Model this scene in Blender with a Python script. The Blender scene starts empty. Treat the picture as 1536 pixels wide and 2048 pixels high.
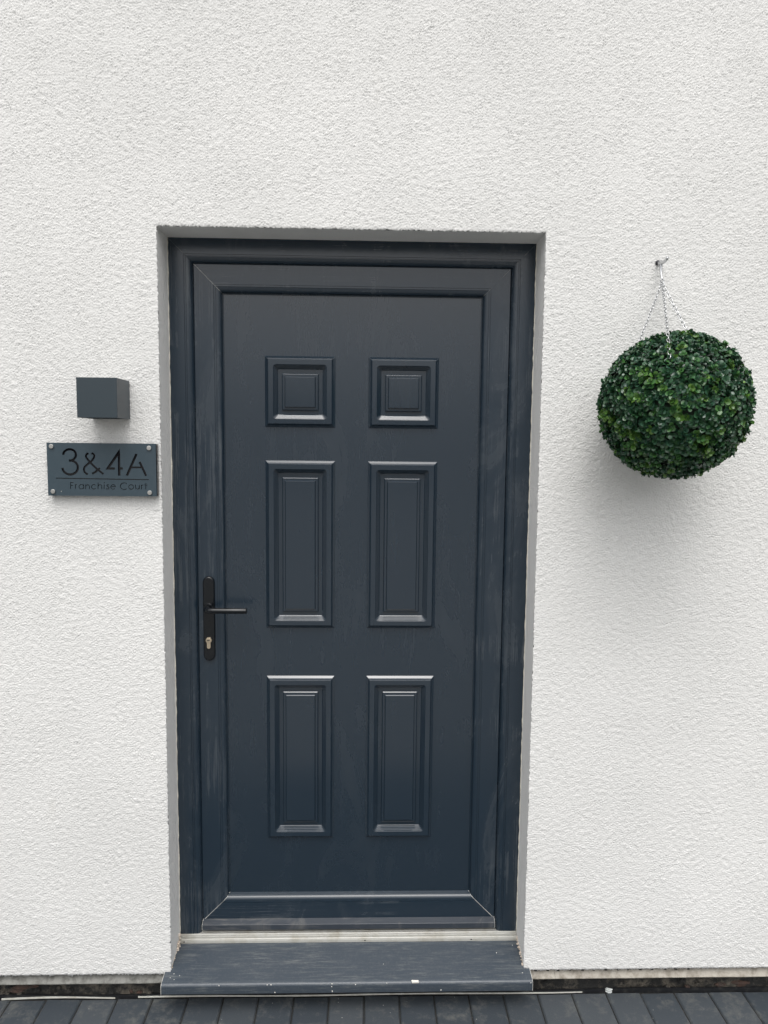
import bpy, bmesh, math, random
import numpy as np
from mathutils import Vector, Matrix, Quaternion
R = math.radians
random.seed(7)
rng = np.random.default_rng(11)
scene = bpy.context.scene
col = scene.collection

# ------------------------------------------------------------------ camera
cam_d = bpy.data.cameras.new('camera')
cam_o = bpy.data.objects.new('camera', cam_d)
col.objects.link(cam_o)
cam_d.sensor_fit = 'VERTICAL'
cam_d.sensor_height = 24.0
cam_d.sensor_width = 18.0
cam_d.lens = 24.0 * 1420.0 / 2048.0
cam_d.clip_start = 0.02
cam_d.clip_end = 500.0
right = Vector((0.9996, -0.0268, 0.0100))
up = Vector((-0.0074, 0.0960, 0.9954))
fwd = Vector((0.0277, 0.9950, -0.0957))
m3 = Matrix((right, up, -fwd)).transposed()
q = m3.to_quaternion()
cam_o.matrix_world = Matrix.Translation((0.0360, -1.8808, 1.4679)) @ q.to_matrix().to_4x4()
scene.camera = cam_o

# ------------------------------------------------------------------ sky, sun, exposure
SUN_EL, SUN_AZ = R(62), R(-8)       # azimuth measured from -Y (the side the wall faces) towards +X
world = bpy.data.worlds.new('World')
scene.world = world
world.use_nodes = True
nt = world.node_tree
for n in list(nt.nodes):
    nt.nodes.remove(n)
w_out = nt.nodes.new('ShaderNodeOutputWorld')
w_bg = nt.nodes.new('ShaderNodeBackground')
w_sky = nt.nodes.new('ShaderNodeTexSky')
w_sky.sky_type = 'NISHITA'
w_sky.sun_disc = False
w_sky.sun_elevation = SUN_EL
w_sky.sun_rotation = R(180)
w_sky.dust_density = 7.0
w_sky.air_density = 1.0
w_sky.ozone_density = 1.0
w_hs = nt.nodes.new('ShaderNodeHueSaturation')
w_hs.inputs['Saturation'].default_value = 0.22
nt.links.new(w_sky.outputs[0], w_hs.inputs['Color'])
nt.links.new(w_hs.outputs[0], w_bg.inputs[0])
w_bg.inputs[1].default_value = 0.131
nt.links.new(w_bg.outputs[0], w_out.inputs[0])

sun_d = bpy.data.lights.new('sun', 'SUN')
sun_d.energy = 0.65
sun_d.angle = R(100)
sun_d.color = (1.0, 0.985, 0.96)
sun_o = bpy.data.objects.new('sun', sun_d)
col.objects.link(sun_o)
sdir = Vector((math.sin(SUN_AZ) * math.cos(SUN_EL), -math.cos(SUN_AZ) * math.cos(SUN_EL), math.sin(SUN_EL)))
sun_o.rotation_euler = sdir.to_track_quat('Z', 'Y').to_euler()
sun_o.location = sdir * 20

scene.view_settings.view_transform = 'Standard'
scene.view_settings.look = 'None'
scene.view_settings.gamma = 1.0
scene.view_settings.use_curve_mapping = False
scene.view_settings.exposure = 0.47
scene.render.engine = 'CYCLES'
scene.render.resolution_x = 768
scene.render.resolution_y = 1024

# ------------------------------------------------------------------ material helpers
class NB:
    def __init__(self, name):
        self.m = bpy.data.materials.new(name)
        self.m.use_nodes = True
        self.t = self.m.node_tree
        self.b = self.t.nodes['Principled BSDF']
        self._co = None
    def n(self, typ, **kw):
        nd = self.t.nodes.new(typ)
        for k, v in kw.items():
            if k.startswith('i_'):
                nd.inputs[k[2:].replace('_', ' ')].default_value = v
            else:
                setattr(nd, k, v)
        return nd
    def l(self, a, b):
        self.t.links.new(a, b)
    def co(self, scale=(1, 1, 1), rot=(0, 0, 0), world=True):
        if self._co is None:
            g = self.n('ShaderNodeNewGeometry') if world else self.n('ShaderNodeTexCoord')
            self._co = g.outputs['Position'] if world else g.outputs['Object']
        mp = self.n('ShaderNodeMapping')
        mp.inputs['Scale'].default_value = scale
        mp.inputs['Rotation'].default_value = rot
        self.l(self._co, mp.inputs[0])
        return mp.outputs[0]
    def noise(self, vec, scale, detail=3, rough=0.55, dist=0.0):
        nd = self.n('ShaderNodeTexNoise')
        nd.inputs['Scale'].default_value = scale
        nd.inputs['Detail'].default_value = detail
        nd.inputs['Roughness'].default_value = rough
        nd.inputs['Distortion'].default_value = dist
        self.l(vec, nd.inputs['Vector'])
        return nd.outputs['Fac']
    def ramp(self, fac, stops):
        r = self.n('ShaderNodeValToRGB')
        e = r.color_ramp.elements
        while len(e) < len(stops):
            e.new(0.5)
        for el, (p, c) in zip(e, stops):
            el.position = p
            el.color = (c, c, c, 1) if isinstance(c, (int, float)) else (*c, 1)
        self.l(fac, r.inputs[0])
        return r.outputs[0]
    def mix(self, fac, a, b):
        mx = self.n('ShaderNodeMix', data_type='RGBA')
        for s, v in ((mx.inputs[0], fac), (mx.inputs[6], a), (mx.inputs[7], b)):
            if isinstance(v, (int, float)):
                s.default_value = v
            elif isinstance(v, tuple):
                s.default_value = (*v, 1)
            else:
                self.l(v, s)
        return mx.outputs[2]
    def math(self, op, a, b):
        md = self.n('ShaderNodeMath', operation=op)
        for s, v in ((md.inputs[0], a), (md.inputs[1], b)):
            if isinstance(v, (int, float)):
                s.default_value = v
            else:
                self.l(v, s)
        return md.outputs[0]
    def bump(self, h, strength, dist):
        b = self.n('ShaderNodeBump')
        b.inputs['Strength'].default_value = strength
        b.inputs['Distance'].default_value = dist
        self.l(h, b.inputs['Height'])
        self.l(b.outputs[0], self.b.inputs['Normal'])
        return b
    def set(self, **kw):
        for k, v in kw.items():
            s = self.b.inputs[k.replace('_', ' ')]
            if isinstance(v, (int, float)):
                s.default_value = v
            elif isinstance(v, tuple):
                s.default_value = (*v, 1) if len(v) == 3 else v
            else:
                self.l(v, s)
        return self

M = {}
def m_render():
    k = NB('white_render')
    v = k.co()
    big = k.noise(v, 1.6, 4, 0.6)
    c = k.mix(k.ramp(big, [(0.3, 0.0), (0.75, 1.0)]), (0.675, 0.677, 0.664), (0.742, 0.743, 0.730))
    stain = k.ramp(k.noise(k.co((3, 3, 1.6)), 2.3, 6, 0.7), [(0.64, 0.0), (0.80, 1.0)])
    c = k.mix(k.math('MULTIPLY', stain, 0.35), c, (0.60, 0.58, 0.53))
    fine = k.noise(v, 420, 3, 0.6)
    k.bump(fine, 0.35, 0.0012)
    k.set(Base_Color=c, Roughness=0.92, Specular_IOR_Level=0.2)
    return k.m
def m_render_coarse():
    k = NB('white_render_outer')
    v = k.co((1, 1, 1.2))
    h = k.noise(v, 95, 2, 0.5, 0.4)
    k.bump(h, 1.0, 0.004)
    k.set(Base_Color=(0.82, 0.815, 0.80), Roughness=0.92, Specular_IOR_Level=0.2)
    return k.m
def m_reveal():
    k = NB('smooth_render')
    v = k.co()
    g = k.noise(v, 380, 3, 0.7)
    c = k.mix(g, (0.80, 0.796, 0.775), (0.94, 0.936, 0.915))
    b = k.noise(k.co((1, 1, 0.5)), 9, 4, 0.65)
    c = k.mix(k.ramp(b, [(0.56, 0.0), (0.78, 0.25)]), c, (0.70, 0.68, 0.63))
    k.bump(g, 0.9, 0.003)
    k.set(Base_Color=c, Roughness=0.9, Specular_IOR_Level=0.2)
    return k.m
def m_anthracite(name, base, rough=0.42, streak_scale=(14, 14, 1.2), streak=0.5, dust_col=(0.16, 0.175, 0.185), smear=0.35, speck=True, grain=0.15, axis='v', spec=0.65):
    k = NB(name)
    v = k.co()
    c = base
    # long brushed streaks of chalky dust
    s1 = k.ramp(k.noise(k.co(streak_scale), 3, 6, 0.72, 0.3), [(0.50, 0.0), (0.74, 1.0)])
    s2 = k.ramp(k.noise(k.co((1.0, 1.0, 1.0)), 3.2, 4, 0.6, 0.8), [(0.45, 0.0), (0.70, 1.0)])
    mask = k.math('MULTIPLY', k.math('MULTIPLY', s1, s2), streak)
    c = k.mix(mask, c, dust_col)
    # hand-wiped smears
    s3 = k.ramp(k.noise(k.co((1.6, 1.6, 0.55)), 5, 6, 0.66, 0.9), [(0.54, 0.0), (0.66, 1.0), (0.74, 0.3), (0.9, 0.6)])
    mask2 = k.math('MULTIPLY', s3, smear)
    c = k.mix(mask2, c, dust_col)
    if speck:
        vo = k.n('ShaderNodeTexVoronoi')
        vo.inputs['Scale'].default_value = 34
        vo.inputs['Randomness'].default_value = 1.0
        k.l(v, vo.inputs['Vector'])
        gate = k.ramp(vo.outputs['Color'], [(0.84, 0.0), (0.845, 1.0)])
        dot = k.ramp(vo.outputs['Distance'], [(0.025, 1.0), (0.05, 0.0)])
        c = k.mix(k.math('MULTIPLY', k.math('MULTIPLY', gate, dot), 0.75), c, (0.6, 0.6, 0.57))
    rr = k.math('ADD', k.math('MULTIPLY', k.math('ADD', mask, mask2), 0.5), rough)
    gr = k.noise(k.co((60, 60, 5) if axis == 'v' else (5, 60, 60)), 9, 3, 0.6)
    k.bump(gr, grain, 0.0006)
    k.set(Base_Color=c, Roughness=rr, Specular_IOR_Level=spec)
    return k.m
def m_sill():
    k = NB('sill_plastic')
    v = k.co()
    s1 = k.ramp(k.noise(k.co((1.0, 12, 12)), 14, 9, 0.82, 0.2), [(0.50, 0.0), (0.74, 1.0)])
    s2 = k.ramp(k.noise(v, 9, 4, 0.6, 0.5), [(0.35, 0.0), (0.65, 1.0)])
    mk1 = k.math('MULTIPLY', k.math('MULTIPLY', s1, s2), 0.75)
    c = k.mix(mk1, (0.044, 0.057, 0.073), (0.30, 0.305, 0.285))
    fine = k.ramp(k.noise(v, 160, 4, 0.7), [(0.52, 0.0), (0.75, 0.35)])
    c = k.mix(fine, c, (0.13, 0.14, 0.145))
    vo = k.n('ShaderNodeTexVoronoi')
    vo.inputs['Scale'].default_value = 55
    k.l(v, vo.inputs['Vector'])
    gate = k.ramp(vo.outputs['Color'], [(0.88, 0.0), (0.885, 1.0)])
    dot = k.ramp(vo.outputs['Distance'], [(0.03, 1.0), (0.07, 0.0)])
    c = k.mix(k.math('MULTIPLY', k.math('MULTIPLY', gate, dot), 0.7), c, (0.65, 0.63, 0.58))
    k.bump(k.noise(v, 300, 2, 0.6), 0.12, 0.0006)
    k.set(Base_Color=c, Roughness=k.math('ADD', k.math('MULTIPLY', mk1, 0.4), 0.33))
    return k.m
def m_paver():
    k = NB('charcoal_paver')
    oi = k.n('ShaderNodeObjectInfo')
    v = k.co()
    rnd = oi.outputs['Random']
    c = k.mix(rnd, (0.030, 0.039, 0.049), (0.054, 0.063, 0.072))
    d = k.ramp(k.noise(v, 22, 8, 0.78, 0.1), [(0.50, 0.0), (0.80, 0.8)])
    c = k.mix(d, c, (0.16, 0.16, 0.145))
    f = k.noise(v, 380, 4, 0.75)
    c = k.mix(k.ramp(f, [(0.55, 0.0), (0.75, 0.4)]), c, (0.11, 0.115, 0.115))
    vo = k.n('ShaderNodeTexVoronoi')
    vo.inputs['Scale'].default_value = 75
    k.l(v, vo.inputs['Vector'])
    gate = k.ramp(vo.outputs['Color'], [(0.80, 0.0), (0.81, 1.0)])
    dot = k.ramp(vo.outputs['Distance'], [(0.05, 1.0), (0.13, 0.0)])
    c = k.mix(k.math('MULTIPLY', k.math('MULTIPLY', gate, dot), 0.7), c, (0.5, 0.5, 0.47))
    k.bump(f, 0.5, 0.0015)
    k.set(Base_Color=c, Roughness=0.72, Specular_IOR_Level=0.4)
    return k.m
def m_ground():
    k = NB('paved_ground')
    v = k.co()
    br = k.n('ShaderNodeTexBrick')
    br.inputs['Scale'].default_value = 1.0
    br.inputs['Brick Width'].default_value = 0.2
    br.inputs['Row Height'].default_value = 0.1
    br.inputs['Mortar Size'].default_value = 0.003
    br.inputs['Color1'].default_value = (0.17, 0.17, 0.165, 1)
    br.inputs['Color2'].default_value = (0.23, 0.23, 0.22, 1)
    br.inputs['Mortar'].default_value = (0.035, 0.034, 0.03, 1)
    k.l(v, br.inputs['Vector'])
    c = k.mix(k.ramp(k.noise(v, 12, 5, 0.7), [(0.5, 0.0), (0.8, 0.5)]), br.outputs[0], (0.26, 0.25, 0.23))
    k.set(Base_Color=c, Roughness=0.8)
    return k.m
def m_simple(name, c, rough=0.5, metal=0.0, spec=0.5, noise=None, bump=None, coat=0.0):
    k = NB(name)
    if noise:
        sc, c2, lo, hi = noise
        c = k.mix(k.ramp(k.noise(k.co(), sc, 5, 0.68), [(lo, 0.0), (hi, 1.0)]), c, c2)
    if bump:
        k.bump(k.noise(k.co(), bump[0], 4, 0.65), bump[1], bump[2])
    k.set(Base_Color=c, Roughness=rough, Metallic=metal, Specular_IOR_Level=spec, Coat_Weight=coat)
    return k.m
def m_leaf():
    k = NB('plastic_leaf')
    a = k.n('ShaderNodeAttribute', attribute_name='leaf_color')
    c = k.mix(k.math('MULTIPLY', k.noise(k.co(), 260, 2, 0.5), 0.5), a.outputs['Color'], (0.015, 0.05, 0.02))
    k.set(Base_Color=c, Roughness=0.30, Specular_IOR_Level=0.6)
    return k.m

M['render'] = m_render()
M['render_outer'] = m_render_coarse()
M['reveal'] = m_reveal()
ANTH = (0.012, 0.0235, 0.037)
M['frame_v'] = m_anthracite('frame_upright_plastic', ANTH, 0.24, (34, 34, 0.9), 0.8, smear=0.10, grain=0.08)
M['frame_h'] = m_anthracite('frame_cross_plastic', ANTH, 0.24, (0.9, 34, 34), 0.7, smear=0.10, grain=0.08, axis='h')
M['slab'] = m_anthracite('door_slab', (0.0110, 0.0218, 0.0345), 0.27, (12, 12, 1.1), 0.08, smear=0.030, grain=0.03, spec=0.8)
M['panel'] = m_anthracite('door_moulding', (0.0110, 0.0218, 0.0345), 0.17, (12, 12, 1.1), 0.06, smear=0.025, grain=0.015, spec=0.85)
M['sill'] = m_sill()
M['bar'] = m_anthracite('weather_bar_metal', (0.030, 0.038, 0.050), 0.34, (2, 20, 20), 0.9, dust_col=(0.22, 0.215, 0.2))
M['paver'] = m_paver()
M['ground'] = m_ground()
M['alu'] = m_simple('threshold_alloy', (0.46, 0.46, 0.43), 0.36, 0.35, 0.5, (26, (0.33, 0.31, 0.26), 0.45, 0.75))
M['steel'] = m_simple('brushed_steel', (0.60, 0.60, 0.58), 0.34, 1.0)
M['zinc'] = m_simple('zinc_wire', (0.58, 0.59, 0.60), 0.33, 1.0)
M['dark_iron'] = m_simple('dark_iron', (0.03, 0.03, 0.035), 0.35, 0.6)
M['brass'] = m_simple('satin_nickel_brass', (0.62, 0.53, 0.40), 0.36, 0.9)
M['slot'] = m_simple('key_slot', (0.012, 0.008, 0.006), 0.7)
M['black'] = m_simple('gloss_black_handle', (0.0025, 0.004, 0.006), 0.14, 0.0, 0.5, (55, (0.012, 0.014, 0.016), 0.6, 0.8))
M['acrylic'] = m_simple('gloss_black_acrylic', (0.004, 0.004, 0.006), 0.06, 0.0, 0.5)
M['sign'] = m_simple('satin_grey_acrylic', (0.040, 0.062, 0.078), 0.30, 0.0, 0.5, (40, (0.048, 0.070, 0.086), 0.5, 0.75))
M['lamp'] = m_simple('lamp_coating', (0.028, 0.042, 0.052), 0.38, 0.0, 0.5, None, (900, 0.1, 0.0004))
M['glass'] = m_simple('frosted_lens', (0.55, 0.55, 0.52), 0.35)
M['seam'] = m_simple('raw_plastic_seam', (0.62, 0.61, 0.57), 0.6, noise=(60, (0.20, 0.205, 0.20), 0.50, 0.70))
M['seam_d'] = m_simple('faint_plastic_seam', (0.25, 0.255, 0.25), 0.6, noise=(40, (0.04, 0.05, 0.06), 0.40, 0.58))
M['sealant'] = m_simple('cream_sealant', (0.72, 0.69, 0.60), 0.7, noise=(70, (0.45, 0.40, 0.32), 0.5, 0.75), bump=(300, 0.5, 0.001))
M['mortar'] = m_simple('mortar', (0.56, 0.47, 0.38), 0.95, noise=(120, (0.66, 0.62, 0.56), 0.4, 0.7), bump=(350, 0.8, 0.003))
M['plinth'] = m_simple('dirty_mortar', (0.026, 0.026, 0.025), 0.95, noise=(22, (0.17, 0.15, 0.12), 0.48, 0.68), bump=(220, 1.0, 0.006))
M['brick'] = m_simple('red_brick', (0.085, 0.050, 0.038), 0.95, noise=(45, (0.055, 0.042, 0.036), 0.4, 0.62), bump=(250, 0.9, 0.004))
M['track_l'] = m_simple('base_bead_grey', (0.20, 0.20, 0.185), 0.7, noise=(50, (0.075, 0.075, 0.065), 0.40, 0.66), bump=(300, 0.4, 0.002))
M['track_r'] = m_simple('base_bead_beige', (0.36, 0.335, 0.29), 0.65, noise=(45, (0.17, 0.15, 0.12), 0.42, 0.70), bump=(300, 0.3, 0.0015))
M['membrane'] = m_simple('black_membrane', (0.012, 0.013, 0.015), 0.45, noise=(40, (0.05, 0.05, 0.047), 0.52, 0.75))
M['white_strip'] = m_simple('pale_strip', (0.62, 0.62, 0.57), 0.55, noise=(35, (0.40, 0.38, 0.32), 0.45, 0.75))
M['white_fleck'] = m_simple('white_fleck', (0.80, 0.78, 0.72), 0.8)
M['sand'] = m_simple('dark_jointing_sand', (0.018, 0.018, 0.017), 0.95, noise=(120, (0.08, 0.08, 0.072), 0.55, 0.75))
M['stone'] = m_simple('pale_stone', (0.52, 0.55, 0.54), 0.9, bump=(300, 0.6, 0.002))
M['twig'] = m_simple('ball_core', (0.012, 0.028, 0.014), 0.8)
M['leaf'] = m_leaf()

# ------------------------------------------------------------------ object helpers
WL = {}
def wloc(o):
    return WL.get(o.name, Vector((0, 0, 0)))
def finish(o, parent, origin):
    base = wloc(parent) if parent else Vector((0, 0, 0))
    org = Vector(origin) if origin is not None else base
    o.location = org - base
    if parent:
        o.parent = parent
    col.objects.link(o)
    WL[o.name] = org
    return org
def thing(name, label, cat, loc, group=None):
    o = bpy.data.objects.new(name, None)
    o.empty_display_size = 0.05
    o['label'] = label
    o['category'] = cat
    if group:
        o['group'] = group
    finish(o, None, loc)
    return o
def tag(o, label=None, cat=None, group=None, kind=None):
    for k, v in (('label', label), ('category', cat), ('group', group), ('kind', kind)):
        if v:
            o[k] = v
    return o
def mk(name, V, F, mat, parent=None, origin=None, smooth=False):
    me = bpy.data.meshes.new(name)
    o = bpy.data.objects.new(name, me)
    org = finish(o, parent, origin)
    me.from_pydata([tuple(Vector(v) - org) for v in V], [], F)
    me.materials.append(mat)
    me.update()
    if smooth:
        for p in me.polygons:
            p.use_smooth = True
    return o
def fix(o):
    bm = bmesh.new()
    bm.from_mesh(o.data)
    bmesh.ops.recalc_face_normals(bm, faces=bm.faces)
    bm.to_mesh(o.data)
    bm.free()
    return o
def bevel(o, w, seg=2, angle=30):
    bm = bmesh.new()
    bm.from_mesh(o.data)
    bmesh.ops.recalc_face_normals(bm, faces=bm.faces)
    ed = [e for e in bm.edges if len(e.link_faces) == 2 and e.calc_face_angle() > R(angle)]
    bmesh.ops.bevel(bm, geom=ed, offset=w, segments=seg, profile=0.5, affect='EDGES', clamp_overlap=True)
    bm.to_mesh(o.data)
    bm.free()
    return o
def shade(o, ang=35):
    me = o.data
    wn = o.modifiers.new('normals', 'WEIGHTED_NORMAL')
    wn.keep_sharp = True
    wn.weight = 100
    bm = bmesh.new()
    bm.from_mesh(me)
    for f in bm.faces:
        f.smooth = True
    for e in bm.edges:
        e.smooth = not (len(e.link_faces) != 2 or e.calc_face_angle() > R(ang))
    bm.to_mesh(me)
    bm.free()
    return o
def box_vf(x0, x1, y0, y1, z0, z1):
    V = [(x0, y0, z0), (x1, y0, z0), (x1, y1, z0), (x0, y1, z0), (x0, y0, z1), (x1, y0, z1), (x1, y1, z1), (x0, y1, z1)]
    F = [(0, 3, 2, 1), (4, 5, 6, 7), (0, 1, 5, 4), (1, 2, 6, 5), (2, 3, 7, 6), (3, 0, 4, 7)]
    return V, F
def box(name, b, mat, parent=None, origin=None, bev=0.0, seg=2):
    V, F = box_vf(*b)
    o = mk(name, V, F, mat, parent, origin)
    if bev:
        bevel(o, bev, seg)
        shade(o)
    return o
def extrude_x(name, prof, x0, x1, mat, parent=None, origin=None, cuts=1, wob=0.0, sm=True):
    """closed profile (y,z) swept along X"""
    n = len(prof)
    V, F = [], []
    for i in range(cuts + 1):
        x = x0 + (x1 - x0) * i / cuts
        for (y, z) in prof:
            V.append((x, y + random.uniform(-wob, wob), z + random.uniform(-wob, wob)))
    for i in range(cuts):
        for j in range(n):
            a, b = i * n + j, i * n + (j + 1) % n
            F.append((a, b, b + n, a + n))
    F.append(tuple(range(n))[::-1])
    F.append(tuple(cuts * n + j for j in range(n)))
    o = mk(name, V, F, mat, parent, origin)
    fix(o)
    if sm:
        shade(o)
    return o
def tube(name, pts, rad, mat, parent=None, origin=None, seg=8, closed=False):
    V, F = tube_vf(pts, rad, seg, closed)
    o = mk(name, V, F, mat, parent, origin, smooth=True)
    return fix(o)
def tube_vf(pts, rad, seg=8, closed=False, off=0):
    pts = [Vector(p) for p in pts]
    n = len(pts)
    V, F = [], []
    prev = None
    for i, p in enumerate(pts):
        if closed:
            t = (pts[(i + 1) % n] - pts[i - 1]).normalized()
        else:
            t = (pts[min(i + 1, n - 1)] - pts[max(i - 1, 0)]).normalized()
        if prev is None:
            a = Vector((0, 0, 1)) if abs(t.z) < 0.9 else Vector((1, 0, 0))
            u = t.cross(a).normalized()
        else:
            u = (prev - t * prev.dot(t)).normalized()
        prev = u
        w = t.cross(u)
        rr = rad[i] if isinstance(rad, (list, tuple)) else rad
        for j in range(seg):
            an = 2 * math.pi * j / seg
            V.append(p + (u * math.cos(an) + w * math.sin(an)) * rr)
    m = n if closed else n - 1
    for i in range(m):
        for j in range(seg):
            a = off + i * seg + j
            b = off + i * seg + (j + 1) % seg
            c = off + ((i + 1) % n) * seg + (j + 1) % seg
            d = off + ((i + 1) % n) * seg + j
            F.append((a, b, c, d))
    if not closed:
        F.append(tuple(off + j for j in range(seg))[::-1])
        F.append(tuple(off + (n - 1) * seg + j for j in range(seg)))
    return V, F
def lathe_y(name, prof, cx, cz, mat, parent=None, origin=None, seg=24):
    """profile of (radius, y) turned round an axis along Y"""
    V, F = [], []
    n = len(prof)
    for (r, y) in prof:
        for j in range(seg):
            a = 2 * math.pi * j / seg
            V.append((cx + r * math.cos(a), y, cz + r * math.sin(a)))
    for i in range(n - 1):
        for j in range(seg):
            F.append((i * seg + j, i * seg + (j + 1) % seg, (i + 1) * seg + (j + 1) % seg, (i + 1) * seg + j))
    F.append(tuple(range(seg)))
    F.append(tuple((n - 1) * seg + j for j in range(seg)))
    o = mk(name, V, F, mat, parent, origin)
    fix(o)
    return shade(o)
def lump(name, c, r, mat, parent=None, squash=0.7, origin=None):
    bm = bmesh.new()
    bmesh.ops.create_icosphere(bm, subdivisions=2, radius=1.0)
    V = []
    ph = [random.uniform(0, 6) for _ in range(6)]
    for v in bm.verts:
        k = 1 + 0.22 * math.sin(3 * v.co.x + ph[0]) * math.sin(3 * v.co.y + ph[1]) + 0.2 * math.sin(5 * v.co.z + ph[2]) + random.uniform(-0.1, 0.1)
        V.append((c[0] + v.co.x * r[0] * k, c[1] + v.co.y * r[1] * k, c[2] + v.co.z * r[2] * k))
    F = [tuple(v.index for v in f.verts) for f in bm.faces]
    bm.free()
    return mk(name, V, F, mat, parent, origin)

# ------------------------------------------------------------------ dimensions
XL, XR = -0.4995, 0.5010          # door opening
ZT = 2.0150                       # head of the opening
ZB = -0.0265                      # underside of the render
GZ = -0.115                       # top of the block paving
YF = 0.103                        # face of the door frame
YS = 0.121                        # face of the sash
YD = 0.139                        # face of the door slab

# ------------------------------------------------------------------ ground
V = [(-60, -60, -0.123), (60, -60, -0.123), (60, 60, -0.123), (-60, 60, -0.123)]
ground = mk('ground', V, [(0, 1, 2, 3)], M['ground'])
tag(ground, kind='structure')
V = [(-1.76, -1.183, -0.1205), (1.8, -1.183, -0.1205), (1.8, 0.034, -0.1205), (-1.76, 0.034, -0.1205)]
sand = mk('jointing_sand', V, [(0, 1, 2, 3)], M['sand'])
tag(sand, kind='structure')
pav = bpy.data.objects.new('block_paving', None)
finish(pav, None, (0, -0.3, GZ))
tag(pav, kind='structure')
def paver_mesh(i):
    V, F = box_vf(-0.0485, 0.0485, -0.0987, 0.0987, -0.008, 0.0)
    me = bpy.data.meshes.new('paver')
    me.from_pydata(V, [], F)
    bm = bmesh.new()
    bm.from_mesh(me)
    ed = [e for e in bm.edges if all(v.co.z > -0.001 for v in e.verts)]
    bmesh.ops.bevel(bm, geom=ed, offset=0.0035, segments=1, affect='EDGES')
    for v in bm.verts:
        v.co.x += random.uniform(-0.0006, 0.0006)
        v.co.y += random.uniform(-0.0006, 0.0006)
    bm.to_mesh(me)
    bm.free()
    me.materials.append(M['paver'])
    return me
pm = [paver_mesh(i) for i in range(6)]
px0, pitch = -0.0551, 0.1004
for row in range(6):
    yc = 0.0225 - 0.0995 - row * 0.2012
    for kx in range(-17, 19):
        o = bpy.data.objects.new('paver', random.choice(pm))
        o.parent = pav
        xc = px0 + (kx + 0.5) * pitch + (0.05 if row % 2 else 0)
        o.location = (xc - 0.0, yc + 0.3 + random.uniform(-0.0012, 0.0012), random.uniform(-0.0012, 0.0008))
        o.rotation_euler = (random.uniform(-0.004, 0.004), random.uniform(-0.006, 0.006), random.uniform(-0.005, 0.005))
        col.objects.link(o)

# ------------------------------------------------------------------ rendered wall
wall = thing('rendered_wall', 'white rough-rendered house wall around the dark grey door', 'wall', (0, 0.15, ZB))
def smooth_noise(nz, nx, h, lam, bw, aniso=1.0, tilt=0.0):
    w = rng.standard_normal((nz, nx)).astype(np.float32)
    kz = np.fft.fftfreq(nz, h)[:, None]
    kx = np.fft.rfftfreq(nx, h)[None, :]
    c, s = math.cos(tilt), math.sin(tilt)
    a, b = c * kx + s * kz, -s * kx + c * kz
    k = np.sqrt((a * aniso) ** 2 + b ** 2) + 1e-9
    flt = np.exp(-0.5 * (np.log(k * lam) / bw) ** 2)
    f = np.fft.irfft2(np.fft.rfft2(w) * flt, s=(nz, nx))
    return (f / f.std()).astype(np.float32)
H = 0.0020
def lin(a, b):
    n = max(1, int(round((b - a) / H)))
    return np.linspace(a, b, n + 1)
FX0, FX1, FZ1 = -1.04, 1.28, 2.64
xs = np.concatenate([lin(FX0, XL), lin(XL, XR)[1:], lin(XR, FX1)[1:]])
zs = np.concatenate([lin(ZB, ZT), lin(ZT, FZ1)[1:]])
iL = len(lin(FX0, XL)) - 1
iR = iL + len(lin(XL, XR)) - 1
jT = len(lin(ZB, ZT)) - 1
nx, nz = len(xs), len(zs)
n1 = smooth_noise(nz, nx, H, 0.0074, 0.36, 0.76, 0.22)
n2 = smooth_noise(nz, nx, H, 0.0054, 0.22, 0.8, -0.30)
n5 = smooth_noise(nz, nx, H, 0.022, 0.35)
n3 = smooth_noise(nz, nx, H, 0.12, 0.5)
n4 = smooth_noise(nz, nx, H, 0.6, 0.5)
amp = 1.0 + 0.07 * n3
hgt = (0.00086 * np.tanh(n1 * 0.9) + 0.00045 * n2 + 0.00024 * n5) * amp + 0.0006 * n4
# the arris of the opening rounds back a little
X, Z = np.meshgrid(xs, zs)
Y = -hgt
dx = np.maximum(np.maximum(XL - X, X - XR), 0)
dz = np.maximum(Z - ZT, 0)
dist = np.hypot(dx, dz)
Y *= 1 - 0.45 * np.exp(-(dist / 0.004) ** 2)
Y += 0.0016 * np.exp(-(dist / 0.0026) ** 2)
Y += 0.003 * np.exp(-((Z - ZB) / 0.003) ** 2)
jx = smooth_noise(nz, nx, H, 0.016, 0.6) * 0.0006
jz = smooth_noise(nz, nx, H, 0.009, 0.6) * 0.0012
edge = np.exp(-(dist / 0.004) ** 2)
lip = 0.0018 * np.exp(-(dist / 0.006) ** 2)
inz = Z <= ZT + 1e-6
inx = (X >= XL - 1e-6) & (X <= XR + 1e-6)
sgn = np.where(X < 0, 1.0, -1.0)
X2 = X + jx * edge + np.where(inx & ~inz, 0.0, lip * sgn)
Z2 = Z + jz * edge - np.where(inz & ~inx, 0.0, lip) + np.where(np.arange(nz)[:, None] == 0, jz * 1.2, 0)
P = np.stack([X2, Y, Z2], -1).reshape(-1, 3)
idx = np.arange(nz * nx).reshape(nz, nx)
qd = np.stack([idx[:-1, :-1], idx[:-1, 1:], idx[1:, 1:], idx[1:, :-1]], -1)
keep = np.ones((nz - 1, nx - 1), bool)
keep[:jT, iL:iR] = False
quads = qd[keep]
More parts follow.
